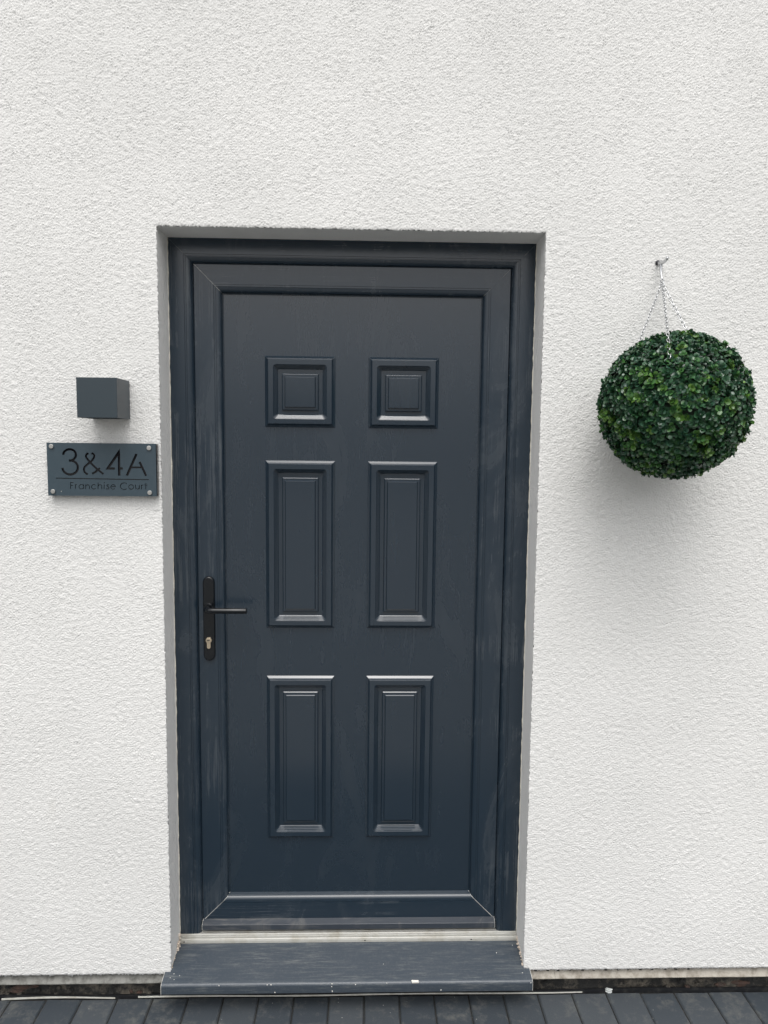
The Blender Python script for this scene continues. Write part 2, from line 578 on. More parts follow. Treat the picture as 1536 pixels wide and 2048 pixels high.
# return of the render into the opening and under the bottom edge
extra_v, extra_q = [], []
nv = len(P)
def ret(chain, off, flip):
    global nv
    base = nv
    for c in chain:
        p = P[c]
        extra_v.append((p[0] + off[0], 0.0100, p[2] + off[2]))
    for a in range(len(chain) - 1):
        qq = (chain[a], chain[a + 1], base + a + 1, base + a)
        extra_q.append(qq[::-1] if flip else qq)
    nv += len(chain)
ret([idx[j, iL] for j in range(0, jT + 1)], (-0.0055, 0, 0), True)
ret([idx[j, iR] for j in range(0, jT + 1)], (0.0055, 0, 0), False)
ret([idx[jT, i] for i in range(iL, iR + 1)], (0, 0, 0.0055), True)
ret([idx[0, i] for i in range(0, iL + 1)], (0, 0, 0), True)
ret([idx[0, i] for i in range(iR, nx)], (0, 0, 0), True)
P = np.concatenate([P, np.array(extra_v)])
quads = np.concatenate([quads, np.array(extra_q)])
used = np.zeros(len(P), bool)
used[quads.ravel()] = True
remap = np.cumsum(used) - 1
P = P[used]
quads = remap[quads]
me = bpy.data.meshes.new('render_face')
face = bpy.data.objects.new('render_face', me)
org = finish(face, wall, None)
P = P - np.array(org)
me.vertices.add(len(P))
me.vertices.foreach_set('co', P.astype(np.float32).ravel())
me.loops.add(len(quads) * 4)
me.loops.foreach_set('vertex_index', quads.astype(np.int32).ravel())
me.polygons.add(len(quads))
me.polygons.foreach_set('loop_start', np.arange(0, len(quads) * 4, 4, dtype=np.int32))
me.polygons.foreach_set('use_smooth', np.ones(len(quads), bool))
me.update(calc_edges=True)
me.materials.append(M['render'])
# the render goes on past the picture
TOP, SX0, SX1 = 5.2, -4.5, 4.8
for b in ((SX0, FX0, ZB, TOP), (FX1, SX1, ZB, TOP), (FX0, FX1, FZ1, TOP)):
    box('render_border', (b[0], b[1], 0.0005, 0.0075, b[2], b[3]), M['render_outer'], wall)
for b in ((SX0, XL - 0.004, -0.02, TOP), (XR + 0.004, SX1, -0.02, TOP), (XL - 0.004, XR + 0.004, ZT + 0.004, TOP)):
    box('wall_core', (b[0], b[1], 0.0085, 0.30, b[2], b[3]), M['plinth'], wall)
# smooth reveals
def sheet(name, fn, nu, nv_, mat, parent, wob):
    V, F = [], []
    for i in range(nu + 1):
        for j in range(nv_ + 1):
            V.append(fn(i / nu, j / nv_, random.uniform(-wob, wob)))
    for i in range(nu):
        for j in range(nv_):
            a = i * (nv_ + 1) + j
            F.append((a, a + 1, a + nv_ + 2, a + nv_ + 1))
    o = mk(name, V, F, mat, parent, None, True)
    return fix(o)
YB = 0.112
sheet('reveal', lambda u, v, w: (XL + 0.0008 + w, 0.0040 + (YB - 0.004) * u, ZB + 0.001 + (ZT - ZB) * v), 14, 260, M['reveal'], wall, 0.0004)
sheet('reveal', lambda u, v, w: (XR - 0.0008 + w, 0.0040 + (YB - 0.004) * u, ZB + 0.001 + (ZT - ZB) * v), 14, 260, M['reveal'], wall, 0.0004)
sheet('reveal', lambda u, v, w: (XL + (XR - XL) * v, 0.0040 + (YB - 0.004) * u, ZT - 0.0008 + w), 14, 140, M['reveal'], wall, 0.0004)
def bead(p0, p1, rad, n):
    pts, rr = [], []
    for i in range(n + 1):
        p = Vector(p0).lerp(Vector(p1), i / n)
        p += Vector([random.uniform(-0.0006, 0.0006) for _ in range(3)])
        pts.append(p)
        rr.append(rad * random.uniform(0.55, 1.35))
    return tube('sealant_bead', pts, rr, M['sealant'], wall, seg=6)
bead((XL + 0.0008, YF - 0.0006, 0.02), (XL + 0.0008, YF - 0.0006, ZT - 0.002), 0.0019, 150)
bead((XR - 0.0008, YF - 0.0006, 0.02), (XR - 0.0008, YF - 0.0006, ZT - 0.002), 0.0019, 150)
# crumbs of mortar where the reveals meet the sill
def lumps(x, sgn, spots):
    for (dxx, y, z, r) in spots:
        lump('mortar_crumb', (x + sgn * dxx, y, z), (r, r * random.uniform(0.7, 1.2), r * random.uniform(0.7, 1.2)), M['mortar'], wall)
sp = []
for i in range(16):
    t = i / 15
    y = 0.094 - 0.028 * t
    sp.append((random.uniform(0.0, 0.005), y + random.uniform(-0.003, 0.003), -0.012 + 0.176 * y + random.uniform(0, 0.034 * (1 - t) + 0.004), random.uniform(0.0022, 0.0050)))
lumps(XL, 1, sp)
sp = []
for i in range(16):
    t = i / 15
    y = 0.090 - 0.085 * t
    sp.append((random.uniform(0.0, 0.004), y + random.uniform(-0.003, 0.003), -0.0125 + 0.176 * y + random.uniform(0, 0.010 * (1 - t) + 0.002), random.uniform(0.0018, 0.0042)))
lumps(XR, -1, sp)
for i in range(9):
    y = 0.055 - 0.006 * i
    lump('mortar_crumb', (XL + random.uniform(0, 0.002), y, -0.0125 + 0.176 * y), [random.uniform(0.0012, 0.0026)] * 3, M['mortar'], wall)
# base beads below the render
def track(x0, x1, mat):
    prof = [(0.0185, ZB + 0.002), (0.0165, -0.033), (0.0135, -0.0395), (0.0085, -0.0455), (0.0035, -0.0495), (0.0010, -0.0515), (0.0012, -0.0535), (0.004, -0.0550), (0.032, -0.0555), (0.032, ZB + 0.002)]
    return extrude_x('base_bead', prof, x0, x1, mat, wall, cuts=60, wob=0.0003)
track(-2.4, -0.512, M['track_l'])
track(0.5215, 0.5925, M['track_r'])
track(0.5932, 2.5, M['track_r'])
# plinth of mortar and bits of old brick in the shadow below
def rough_face(x0, x1, name, mat):
    nu, nv_ = int((x1 - x0) / 0.008), 10
    V, F = [], []
    for i in range(nu + 1):
        for j in range(nv_ + 1):
            V.append((x0 + (x1 - x0) * i / nu, 0.036 + random.uniform(-0.003, 0.003) + 0.004 * math.sin(i * 0.11), -0.124 + 0.08 * j / nv_))
    for i in range(nu):
        for j in range(nv_):
            a = i * (nv_ + 1) + j
            F.append((a, a + nv_ + 1, a + nv_ + 2, a + 1))
    return mk(name, V, F, mat, wall, None, True)
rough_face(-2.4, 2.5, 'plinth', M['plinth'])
for (x, z, w, h) in ((-0.930, -0.086, 0.028, 0.008), (-0.896, -0.082, 0.014, 0.004), (-0.945, -0.094, 0.018, 0.005), (-0.620, -0.100, 0.007, 0.0055), (-0.598, -0.104, 0.009, 0.004), (0.992, -0.106, 0.008, 0.005), (1.09, -0.100, 0.016, 0.008), (1.15, -0.096, 0.026, 0.010)):
    lump('brick', (x, 0.0315, z), (w, 0.0055, h), M['brick'], wall)
for i in range(46):
    x = random.choice((random.uniform(-1.1, -0.55), random.uniform(0.55, 1.35)))
    rr_ = random.uniform(0.002, 0.006)
    lump('rubble', (x, 0.033, random.uniform(-0.112, -0.085)), (rr_ * 1.6, rr_, rr_), M['plinth'], wall)
for i in range(14):                       # weep notches along the beige bead
    x = 0.535 + i * 0.034 + random.uniform(-0.004, 0.004)
    box('weep_notch', (x, x + random.uniform(0.003, 0.008), 0.0130, 0.0180, -0.0385, -0.0330), M['slot'], wall)

# ------------------------------------------------------------------ strips on the ground against the wall
def ribbon(name, pts, w, h, mat, origin, label, cat):
    V, F = [], []
    for (x, y, z) in pts:
        V += [(x, y - w / 2, z), (x, y + w / 2, z), (x, y + w / 2, z + h), (x, y - w / 2, z + h)]
    for i in range(len(pts) - 1):
        for j in range(4):
            a, b = i * 4 + j, i * 4 + (j + 1) % 4
            F.append((a, b, b + 4, a + 4))
    F += [(3, 2, 1, 0), tuple(len(V) - 4 + j for j in range(4))]
    o = mk(name, V, F, mat, None, origin)
    fix(o)
    tag(o, label, cat)
    return o
ribbon('damp_proof_strip', [(-2.4 + i * 0.05, 0.0275 + 0.0015 * math.sin(i * 0.7), -0.121 + 0.001 * math.sin(i * 0.31)) for i in range(99)], 0.0046, 0.0145, M['membrane'], (0, 0.0275, -0.121),
       'thin black damp-proof strip running along the foot of the wall', 'damp strip')
ribbon('pale_strip', [(-0.985 + i * 0.02, 0.0245, -0.1170 + 0.0040 * math.sin(i / 16 * math.pi) - 0.001) for i in range(17)], 0.0016, 0.0048, M['white_strip'], (-0.83, 0.0245, -0.117),
       'short bowed off-white strip at the foot of the wall left of the step', 'plastic strip')
ribbon('pale_strip', [(-0.60 + i * 0.04, 0.0245, -0.1155 + 0.0012 * math.sin(i * 0.4)) for i in range(33)], 0.0016, 0.0040, M['white_strip'], (0, 0.0245, -0.117),
       'long off-white strip on the ground under the dark door sill', 'plastic strip')

# ------------------------------------------------------------------ mitred members
def member(name, side, prof, rect, mat, parent, mitre0=True, mitre1=True, gap=0.0002):
    """profile (inset, y) run along one side of rect (x0,x1,z0,z1) with 45 degree ends"""
    x0, x1, z0, z1 = rect
    V, F = [], []
    n = len(prof)
    for e in (0, 1):
        for (i, y) in prof:
            k = i if (mitre0 if e == 0 else mitre1) else 0.0
            if side == 'L':
                V.append((x0 + i, y, (z0 + k) if e == 0 else (z1 - k)))
            elif side == 'R':
                V.append((x1 - i, y, (z0 + k) if e == 0 else (z1 - k)))
            elif side == 'T':
                V.append(((x0 + k) if e == 0 else (x1 - k), y, z1 - i))
            else:
                V.append(((x0 + k) if e == 0 else (x1 - k), y, z0 + i))
    for j in range(n):
        a, b = j, (j + 1) % n
        F.append((a, b, b + n, a + n))
    F.append(tuple(range(n))[::-1])
    F.append(tuple(n + j for j in range(n)))
    o = mk(name, V, F, mat, parent)
    fix(o)
    shade(o, 22)
    return o
def seam(corner, prof, rect, mat, parent, w=0.0005):
    x0, x1, z0, z1 = rect
    cx, sx = (x0, 1) if 'L' in corner else (x1, -1)
    cz, sz = (z0, 1) if 'B' in corner else (z1, -1)
    V, F = [], []
    for (i, y) in prof:
        c = Vector((cx + sx * i, y - 0.00025, cz + sz * i))
        o_ = Vector((sz * 1.0, 0, -sx * 1.0)).normalized() * w
        o_ = Vector((sx, 0, -sz)).normalized() * w
        V += [c + o_, c - o_]
    for k in range(len(prof) - 1):
        F.append((2 * k, 2 * k + 1, 2 * k + 3, 2 * k + 2))
    o = mk('corner_seam', V, F, mat, parent)
    return o
def arc_pts(i0, y0, i1, y1, n):
    """convex quarter round from (i0,y0), tangent to the face, to (i1,y1)"""
    return [(i0 + (i1 - i0) * math.sin(t * math.pi / 2 / n), y0 + (y1 - y0) * (1 - math.cos(t * math.pi / 2 / n))) for t in range(n + 1)]

# door frame (fixed)
frame = thing('door_frame', 'dark grey plastic outer frame fixed round the front door', 'door frame', (0, YF + 0.03, 0.0))
FR = (XL + 0.0012, XR - 0.0012, 0.0206, ZT - 0.0010)
fvis = [(0.0, YF), (0.0415, YF), (0.0420, YF + 0.0014), (0.0436, YF + 0.0014), (0.0441, YF), (0.0462, YF), (0.0466, YF + 0.0012), (0.0480, YF + 0.0012)] + arc_pts(0.0484, YF + 0.0006, 0.0635, YF + 0.0185, 8)
fprof = [(0.0, 0.165)] + fvis + [(0.0638, 0.165)]
o = member('jamb', 'L', fprof, FR, M['frame_v'], frame, False, True)
o = member('jamb', 'R', fprof, FR, M['frame_v'], frame, False, True)
o = member('head', 'T', fprof, FR, M['frame_h'], frame, True, True)
seam('TL', fvis, FR, M['seam_d'], frame, 0.0003)
seam('TR', fvis, FR, M['seam_d'], frame, 0.0003)
# threshold
tp = [(0.160, 0.002), (0.160, 0.0200), (0.112, 0.0200), (0.1105, 0.0165), (0.1085, 0.0165), (0.1070, 0.0200), (0.1035, 0.0200), (0.1020, 0.0172), (0.0985, 0.0172), (0.0965, 0.0160), (0.0950, 0.0108), (0.0925, 0.0108), (0.0905, 0.0142), (0.0880, 0.0128), (0.0868, 0.0095), (0.0860, 0.0095), (0.0852, 0.0058), (0.0848, 0.0030)]
thr = extrude_x('threshold', tp, XL + 0.002, XR - 0.002, M['alu'], frame, cuts=1)
for x in (-0.485, -0.455 + 0.5, 0.36):
    box('drain_slot', (x, x + 0.0045, 0.0845, 0.0858, 0.0068, 0.0088), M['slot'], thr)
box('upstand', (-0.4335, 0.4345, 0.124, 0.150, 0.0205, 0.034), M['alu'], frame)

# the door leaf
door = thing('front_door', 'dark grey six-panel front door with black lever handle', 'door', (0, YS + 0.02, 0.031))
SR = (-0.4345, 0.4353, 0.0495, 1.9508)
svis = [(0.0, YS + 0.0010), (0.0010, YS), (0.0535, YS), (0.0540, YS + 0.0012), (0.0556, YS + 0.0012), (0.0561, YS), (0.0590, YS), (0.0594, YS + 0.0012), (0.0608, YS + 0.0014)] + arc_pts(0.0612, YS + 0.0006, 0.0745, YS + 0.0150, 7) + [(0.0752, YS + 0.0166), (0.0768, YS + 0.0172), (0.0772, YS + 0.0182)]
sprof = [(0.0, 0.165)] + svis + [(0.0772, 0.165)]
member('stile', 'L', sprof, SR, M['frame_v'], door)
member('stile', 'R', sprof, SR, M['frame_v'], door)
member('top_rail', 'T', sprof, SR, M['frame_h'], door)
member('bottom_rail', 'B', sprof, SR, M['frame_h'], door)
for c in ('TL', 'TR'):
    seam(c, svis, SR, M['seam_d' if c == 'TR' else 'seam'], door, 0.00035)
for c in ('BL', 'BR'):
    seam(c, svis, SR, M['seam'], door, 0.0006)
# slab with real edge
PZ = ((1.5110, 1.7085), (0.9350, 1.4180), (0.2975, 0.7925))
PX = ((-0.2445, -0.0475), (0.0450, 0.2425))
gx = [SR[0] + 0.0775] + [v + e for (p, q_) in PX for (v, e) in ((p, 0.002), (q_, -0.002))] + [SR[1] - 0.0775]
gz = [SR[2] + 0.0775] + [v + e for (p, q_) in PZ[::-1] for (v, e) in ((p, 0.002), (q_, -0.002))] + [SR[3] - 0.0775]
V = [(x, YD, z) for z in gz for x in gx]
F = []
for j in range(len(gz) - 1):
    for i in range(len(gx) - 1):
        if i % 2 == 1 and j % 2 == 1:
            continue
        a_ = j * len(gx) + i
        F.append((a_, a_ + 1, a_ + len(gx) + 1, a_ + len(gx)))
slab = mk('slab', V, F, M['slab'], door)
bm = bmesh.new()
bm.from_mesh(slab.data)
ex = bmesh.ops.extrude_face_region(bm, geom=bm.faces[:])
for v in ex['geom']:
    if isinstance(v, bmesh.types.BMVert):
        v.co.y += 0.022
bmesh.ops.recalc_face_normals(bm, faces=bm.faces)
bm.to_mesh(slab.data)
bm.free()
box('back_skin', (SR[0] + 0.0775, SR[1] - 0.0775, 0.162, 0.166, SR[2] + 0.0775, SR[3] - 0.0775), M['slab'], door)
# weather bar at the foot of the leaf
wb = [(YS - 0.0005, 0.0545), (YS - 0.0035, 0.0535), (YF - 0.0005, 0.0490), (YF - 0.0020, 0.0478), (YF - 0.0020, 0.0325), (YF - 0.0005, 0.0312), (YS - 0.0005, 0.0312)]
wbo = extrude_x('weather_bar', wb, -0.4330, 0.4338, M['bar'], door)
for x0, x1 in ((-0.4340, -0.4331), (0.4339, 0.4348)):
    extrude_x('end_cap', [(y, z) for (y, z) in wb], x0, x1, M['seam'], wbo)
# panel mouldings: rings of (inset, y, corner radius)
def ring(x0, x1, z0, z1, r, k=4):
    pts = []
    for (cx, cz, a0) in ((x1 - r, z1 - r, 0), (x0 + r, z1 - r, 90), (x0 + r, z0 + r, 180), (x1 - r, z0 + r, 270)):
        for i in range(k + 1):
            a = R(a0 + 90 * i / k)
            pts.append((cx + r * math.cos(a), cz + r * math.sin(a)))
    return pts
def panel(x0, x1, z0, z1):
    e = YD - 0.0002
    f = YD - 0.0118                        # front of the raised frame
    st = [(0.0000, e, .0008), (0.0005, e - 0.0005, .0008), (0.0060, e - 0.0048, .0008), (0.0063, e - 0.0058, .0008), (0.0098, f + 0.0006, .0010), (0.0104, f, .0010),
          (0.0235, f, .0085), (0.0245, f + 0.0006, .0080), (0.0258, f + 0.0032, .0075), (0.0276, f + 0.0042, .0066), (0.0288, f + 0.0068, .0060), (0.0306, f + 0.0078, .0051), (0.0318, f + 0.0104, .0045), (0.0336, f + 0.0114, .0036), (0.0348, f + 0.0140, .0030), (0.0362, f + 0.0150, .0024),
          (0.0470, f + 0.0150, .0012), (0.0476, f + 0.0108, .0012), (0.0492, f + 0.0094, .0012), (0.0500, f + 0.0090, .0012), (0.0552, f + 0.0090, .0012), (0.0558, f + 0.0056, .0012), (0.0574, f + 0.0038, .0012), (0.0586, f + 0.0034, .0012)]
    V, F = [], []
    n = 20
    for (i, y, r) in st:
        for (x, z) in ring(x0 + i, x1 - i, z0 + i, z1 - i, r):
            V.append((x, y, z))
    for s in range(len(st) - 1):
        for j in range(n):
            a, b = s * n + j, s * n + (j + 1) % n
            F.append((a, a + n, b + n, b))
    F.append(tuple((len(st) - 1) * n + j for j in range(n))[::-1])
    o = mk('panel_moulding', V, F, M['panel'], door)
    # face outwards (-Y)
    fix(o)
    if o.data.polygons[len(F) - 1].normal.y > 0:
        o.data.flip_normals()
    shade(o, 20)
    return o
for (z0, z1) in PZ:
    for (x0, x1) in PX:
        panel(x0, x1, z0, z1)

# handle
hcx = -0.4040
def stadium(cx, z0, z1, r, n=10):
    pts = []
    for i in range(n + 1):
        a = R(180 * i / n)
        pts.append((cx + r * math.cos(a), z1 - r + r * math.sin(a)))
    for i in range(n + 1):
        a = R(180 + 180 * i / n)
        pts.append((cx + r * math.cos(a), z0 + r + r * math.sin(a)))
    return pts
def loft(name, rings, mat, parent, ang=35):
    V, F = [], []
    n = len(rings[0][1])
    for (y, pts) in rings:
        V += [(x, y, z) for (x, z) in pts]
    for s in range(len(rings) - 1):
        for j in range(n):
            a, b = s * n + j, s * n + (j + 1) % n
            F.append((a, b, b + n, a + n))
    F.append(tuple(range(n)))
    F.append(tuple((len(rings) - 1) * n + j for j in range(n)))
    o = mk(name, V, F, mat, parent)
    fix(o)
    return shade(o, ang)
handle = loft('handle', [(YS - 0.0001, stadium(hcx, 0.8445, 1.0890, 0.0163)), (YS - 0.0065, stadium(hcx, 0.8450, 1.0885, 0.0158)), (YS - 0.0088, stadium(hcx, 0.8466, 1.0869, 0.0144)), (YS - 0.0098, stadium(hcx, 0.8490, 1.0845, 0.0122))], M['black'], door)
tag(handle, 'black lever handle on a long rounded backplate')
yp = YS - 0.0098
lathe_y('rose', [(0.0125, yp + 0.0005), (0.0125, yp - 0.0030), (0.0112, yp - 0.0045), (0.0085, yp - 0.0050)], hcx, 1.0005, M['black'], handle)
pts = [(hcx, yp - 0.002, 1.0005), (hcx, yp - 0.018, 1.0005), (hcx + 0.001, yp - 0.028, 1.0004), (hcx + 0.005, yp - 0.0345, 1.0003), (hcx + 0.012, yp - 0.0375, 1.0002), (hcx + 0.022, yp - 0.0385, 1.0000), (hcx + 0.060, yp - 0.0385, 0.9997), (hcx + 0.1115, yp - 0.0380, 0.9994), (hcx + 0.1145, yp - 0.0380, 0.9993)]
lv_rad = [0.0078, 0.0078, 0.0080, 0.0082, 0.0082, 0.0080, 0.0080, 0.0080, 0.0068]
lever = tube('lever', pts, lv_rad, M['black'], handle, seg=16)
# euro cylinder
cz = 0.9060
cyl_out = []
for i in range(17):
    a = R(-52 + 284 * i / 16)
    cyl_out.append((hcx + 0.0086 * math.cos(a), cz + 0.0086 * math.sin(a)))
for i in range(9):
    a = R(180 + 180 * i / 8)
    cyl_out.append((hcx + 0.0052 * math.cos(a), cz - 0.0195 + 0.0052 * math.sin(a)))
cyl = loft('lock_cylinder', [(yp + 0.001, cyl_out), (yp - 0.0042, cyl_out), (yp - 0.0048, [(hcx + (x - hcx) * 0.95, cz - 0.007 + (z - cz + 0.007) * 0.97) for x, z in cyl_out])], M['brass'], handle)
lathe_y('plug', [(0.0068, yp - 0.0040), (0.0068, yp - 0.0058), (0.0062, yp - 0.0062)], hcx, cz, M['brass'], handle)
box('key_slot', (hcx - 0.0050, hcx + 0.0034, yp - 0.0070, yp - 0.0055, cz - 0.0012, cz + 0.0012), M['slot'], handle)

# ------------------------------------------------------------------ door sill
sill = thing('door_sill', 'dark grey sloping plastic door sill with a rounded dusty nose', 'door sill', (0, 0.02, -0.05))
def sz(y):
    return -0.0128 + 0.176 * y
yn = -0.0465
def nose(y_in, lift=0.0):
    pr = [(y_in, sz(y_in))]
    pr += [(-0.034, sz(-0.034)), (-0.0385, sz(-0.0385) - 0.0002), (-0.0420, sz(-0.042) - 0.0009), (-0.0446, sz(-0.0446) - 0.0026), (-0.0460, sz(-0.046) - 0.0052), (yn, -0.0290), (yn, -0.0475), (-0.0455, -0.0495), (-0.0435, -0.0500), (-0.0390, -0.0500), (-0.0390, -0.0440), (y_in, -0.0440)]
    return pr
extrude_x('sill_board', [(0.100, sz(0.084))] + [(0.084, sz(0.084))] + nose(-0.0055)[1:-1] + [(0.100, -0.0440)], XL + 0.001, XR - 0.001, M['sill'], sill, cuts=40)
for x0, x1 in ((-0.5135, XL + 0.0008), (XR - 0.0008, 0.5150)):
    extrude_x('sill_ear', nose(-0.0055), x0, x1, M['sill'], sill, cuts=2)
capp = [(y, z) for (y, z) in nose(-0.0052)]
for x0, x1 in ((-0.5146, -0.5137), (0.5152, 0.5161)):
    c = [(y - 0.0004 if y < -0.03 else y, z) for (y, z) in capp]
    extrude_x('end_cap', c, x0, x1, M['seam'], sill)
def fleck(x, y, z, w, d, h, label=None):
    o = lump('paint_fleck', (x, y, z), (w, d, h), M['white_fleck'], sill)
    return o
for (x, z) in ((-0.355, -0.0245), (-0.2122, -0.0235), (-0.223, -0.0240), (-0.0439, -0.0225), (-0.0445, -0.0300), (-0.0430, -0.0440), (0.0211, -0.0260), (0.259, -0.0440), (-0.2013, -0.0455), (0.5107, -0.0270), (0.108, -0.0225)):
    zz = z
    y = yn - 0.0002 if z < -0.029 else -0.0455
    fleck(x, y, zz, random.uniform(0.0007, 0.0016), 0.0007, random.uniform(0.0010, 0.0026))
for (x, y) in ((-0.487, -0.012), (-0.482, -0.030), (-0.470, -0.018), (-0.494, -0.024), (0.482, 0.070), (0.430, 0.045), (0.492, -0.020), (0.10, 0.012)):
    fleck(x, y, sz(y) + 0.0003, random.uniform(0.0007, 0.0015), random.uniform(0.0008, 0.0016), 0.0006)
chip = box('plaster_chip', (0.1775, 0.1965, -0.0475, -0.0405, -0.0222, -0.0178), M['white_fleck'], None, (0.187, -0.044, -0.0222), 0.0009)
for v in chip.data.vertices:
    v.co += Vector([random.uniform(-0.0009, 0.0009) for _ in range(3)])
tag(chip, 'cream chip of plaster lying on the rounded nose of the door sill', 'plaster chip')
st1 = lump('pale_stone', (0.757, 0.0235, -0.1090), (0.0105, 0.0055, 0.0068), M['stone'], None, origin=(0.757, 0.0235, -0.115))
tag(st1, 'small pale grey stone at the foot of the wall under the leaf ball', 'stone')

# ------------------------------------------------------------------ wall light
LX0, LX1, LZ0, LZ1, LY = -0.6722, -0.5738, 1.5245, 1.6225, -0.100
lamp = thing('wall_light', 'dark grey cube wall light above the number sign', 'wall light', ((LX0 + LX1) / 2, -0.05, LZ0))
def sq(x0, x1, y0, y1, z):
    return [(x0, y0, z), (x1, y0, z), (x1, y1, z), (x0, y1, z)]
t = 0.003
V = sq(LX0, LX1, LY, -0.004, LZ1) + sq(LX0 + t, LX1 - t, LY + t, -0.007, LZ1) + sq(LX0 + t, LX1 - t, LY + t, -0.007, LZ1 - 0.03) + sq(LX0, LX1, LY, -0.004, LZ0) + sq(LX0 + t, LX1 - t, LY + t, -0.007, LZ0) + sq(LX0 + t, LX1 - t, LY + t, -0.007, LZ0 + 0.03)
F = []
for j in range(4):
    k = (j + 1) % 4
    F += [(j, k, 4 + k, 4 + j), (4 + j, 4 + k, 8 + k, 8 + j), (12 + j, 12 + k, k, j), (12 + j, 16 + j, 16 + k, 12 + k), (16 + j, 20 + j, 20 + k, 16 + k)]
F += [(8, 9, 10, 11), (20, 21, 22, 23)]
o = mk('housing', V, F, M['lamp'], lamp)
fix(o)
bevel(o, 0.0008, 2, 60)
shade(o, 40)
box('lens', (LX0 + 0.012, LX1 - 0.012, LY + 0.012, -0.016, LZ1 - 0.0295, LZ1 - 0.022), M['glass'], lamp, bev=0.0008)
box('lens', (LX0 + 0.012, LX1 - 0.012, LY + 0.012, -0.016, LZ0 + 0.022, LZ0 + 0.0295), M['glass'], lamp, bev=0.0008)
box('back_plate', (LX0 + 0.004, LX1 - 0.004, -0.0042, 0.001, LZ0 + 0.004, LZ1 - 0.004), M['lamp'], lamp)

# ------------------------------------------------------------------ number sign
SGX0, SGX1, SGZ0, SGZ1 = -0.7840, -0.5050, 1.3252, 1.4620
YS0, YS1 = -0.0205, -0.0178        # front plate
sign = thing('house_sign', 'dark grey number sign with cut-out lettering below the cube light', 'house sign', ((SGX0 + SGX1) / 2, -0.01, SGZ0))
def uv(u, v):
    tt = (v - 82) / 1410.0
    le, ri = 42 + 58 * tt, 2946 + 45 * tt
    s = (u - le) / (ri - le)
    zf = (v - (75 + 15 * s)) / (1415 - 10 * s)
    return (SGX0 + (SGX1 - SGX0) * s, SGZ1 - (SGZ1 - SGZ0) * zf)
def ell(cx, cy, rx, ry, a0, a1, n=18):
    return [(cx + rx * math.cos(R(a0 + (a1 - a0) * i / n)), cy - ry * math.sin(R(a0 + (a1 - a0) * i / n))) for i in range(n + 1)]
B = 1536
strokes = []
def stroke(pts, w):
    strokes.append((pts, w))
# 3
stroke(ell(656, 400, 169, 152, 180, -95), 64)
stroke(ell(676, 735, 204, 186, 100, -177, 22), 64)
# &
stroke([(1160, 352), (1118, 372), (1090, 412), (1096, 455), (1130, 505), (1200, 590), (1300, 690), (1400, 782), (B + 25, 905)], 56)
stroke([(1235, 350), (1285, 368), (1315, 410), (1308, 462), (1260, 540), (1190, 600), (1105, 670), (1055, 720), (1040, 780), (1058, 850), (1100, 892), (1148, 912)], 56)
stroke([(1262, 896), (1330, 862), (1400, 805), (1468, 742)], 56)
# 4
strokes.append(([(B + 440, 240), (B + 455, 240), (B + 468, 420), (B + 400, 428), (B + 196, 725), (B + 330, 725), (B + 330, 785), (B + 78, 785)], None))
strokes.append(([(B + 402, 405), (B + 466, 405), (B + 481, 945), (B + 413, 945)], None))
strokes.append(([(B + 440, 722), (B + 536, 722), (B + 540, 783), (B + 440, 783)], None))
# A
stroke([(B + 900, 365), (B + 652, 945)], 66)
stroke([(B + 770, 722), (B + 1062, 722)], 48)
stroke([(B + 985, 572), (B + 1165, 945)], 60)
# rule
stroke([(300, 1021), (B + 1240, 1049)], 24)
# Franchise Court
w = 19
stroke([(690, 1128), (690, 1305)], w)
stroke([(690, 1138), (770, 1140)], w)
stroke([(690, 1212), (762, 1214)], w)
stroke([(818, 1183), (818, 1305)], w)
stroke([(820, 1212), (835, 1192), (856, 1190)], w)
stroke(ell(974, 1246, 60, 60, 25, 330), w)
stroke([(1038, 1183), (1038, 1305)], w)
stroke([(1092, 1183), (1092, 1305)], w)
stroke([(1094, 1228), (1112, 1200), (1142, 1190), (1172, 1200), (1188, 1230), (1190, 1305)], w)
stroke(ell(1310, 1247, 62, 60, 42, 318), w)
stroke([(1420, 1128), (1420, 1305)], w)
stroke([(1422, 1230), (1440, 1200), (1470, 1190), (1502, 1200), (1520, 1230), (1522, 1305)], w)
stroke([(B + 48, 1186), (B + 48, 1305)], w)
stroke([(B + 36, 1137), (B + 60, 1137)], 24)
stroke([(B + 178, 1204), (B + 150, 1187), (B + 120, 1200), (B + 122, 1228), (B + 156, 1246), (B + 178, 1268), (B + 168, 1298), (B + 136, 1306), (B + 106, 1290)], 24)
stroke(ell(B + 285, 1247, 63, 60, 8, 318), w)
stroke([(B + 240, 1242), (B + 352, 1242)], 20)
stroke(ell(B + 580, 1226, 100, 90, 45, 315), w)
stroke(ell(B + 768, 1247, 65, 60, 20, 196), w)
stroke(ell(B + 768, 1247, 65, 60, 208, 368), w)
stroke([(B + 882, 1186), (B + 882, 1250), (B + 895, 1288), (B + 932, 1306), (B + 970, 1290), (B + 985, 1250)], w)
stroke([(B + 987, 1186), (B + 987, 1305)], w)
stroke([(B + 1045, 1186), (B + 1045, 1305)], w)
stroke([(B + 1047, 1214), (B + 1064, 1194), (B + 1092, 1190)], w)
stroke([(B + 1160, 1140), (B + 1160, 1310)], w)
stroke([(B + 1122, 1191), (B + 1198, 1193)], 20)
def outline(pts, w):
    if w is None:
        return pts
    Lp, Rp = [], []
    n = len(pts)
    for i in range(n):
        a = Vector(pts[max(i - 1, 0)])
        c = Vector(pts[min(i + 1, n - 1)])
        d = (c - a).normalized()
        nn = Vector((-d.y, d.x)) * (w / 2)
        p = Vector(pts[i])
        Lp.append(tuple(p + nn))
        Rp.append(tuple(p - nn))
    return Lp + Rp[::-1]
cv, cf = [], []
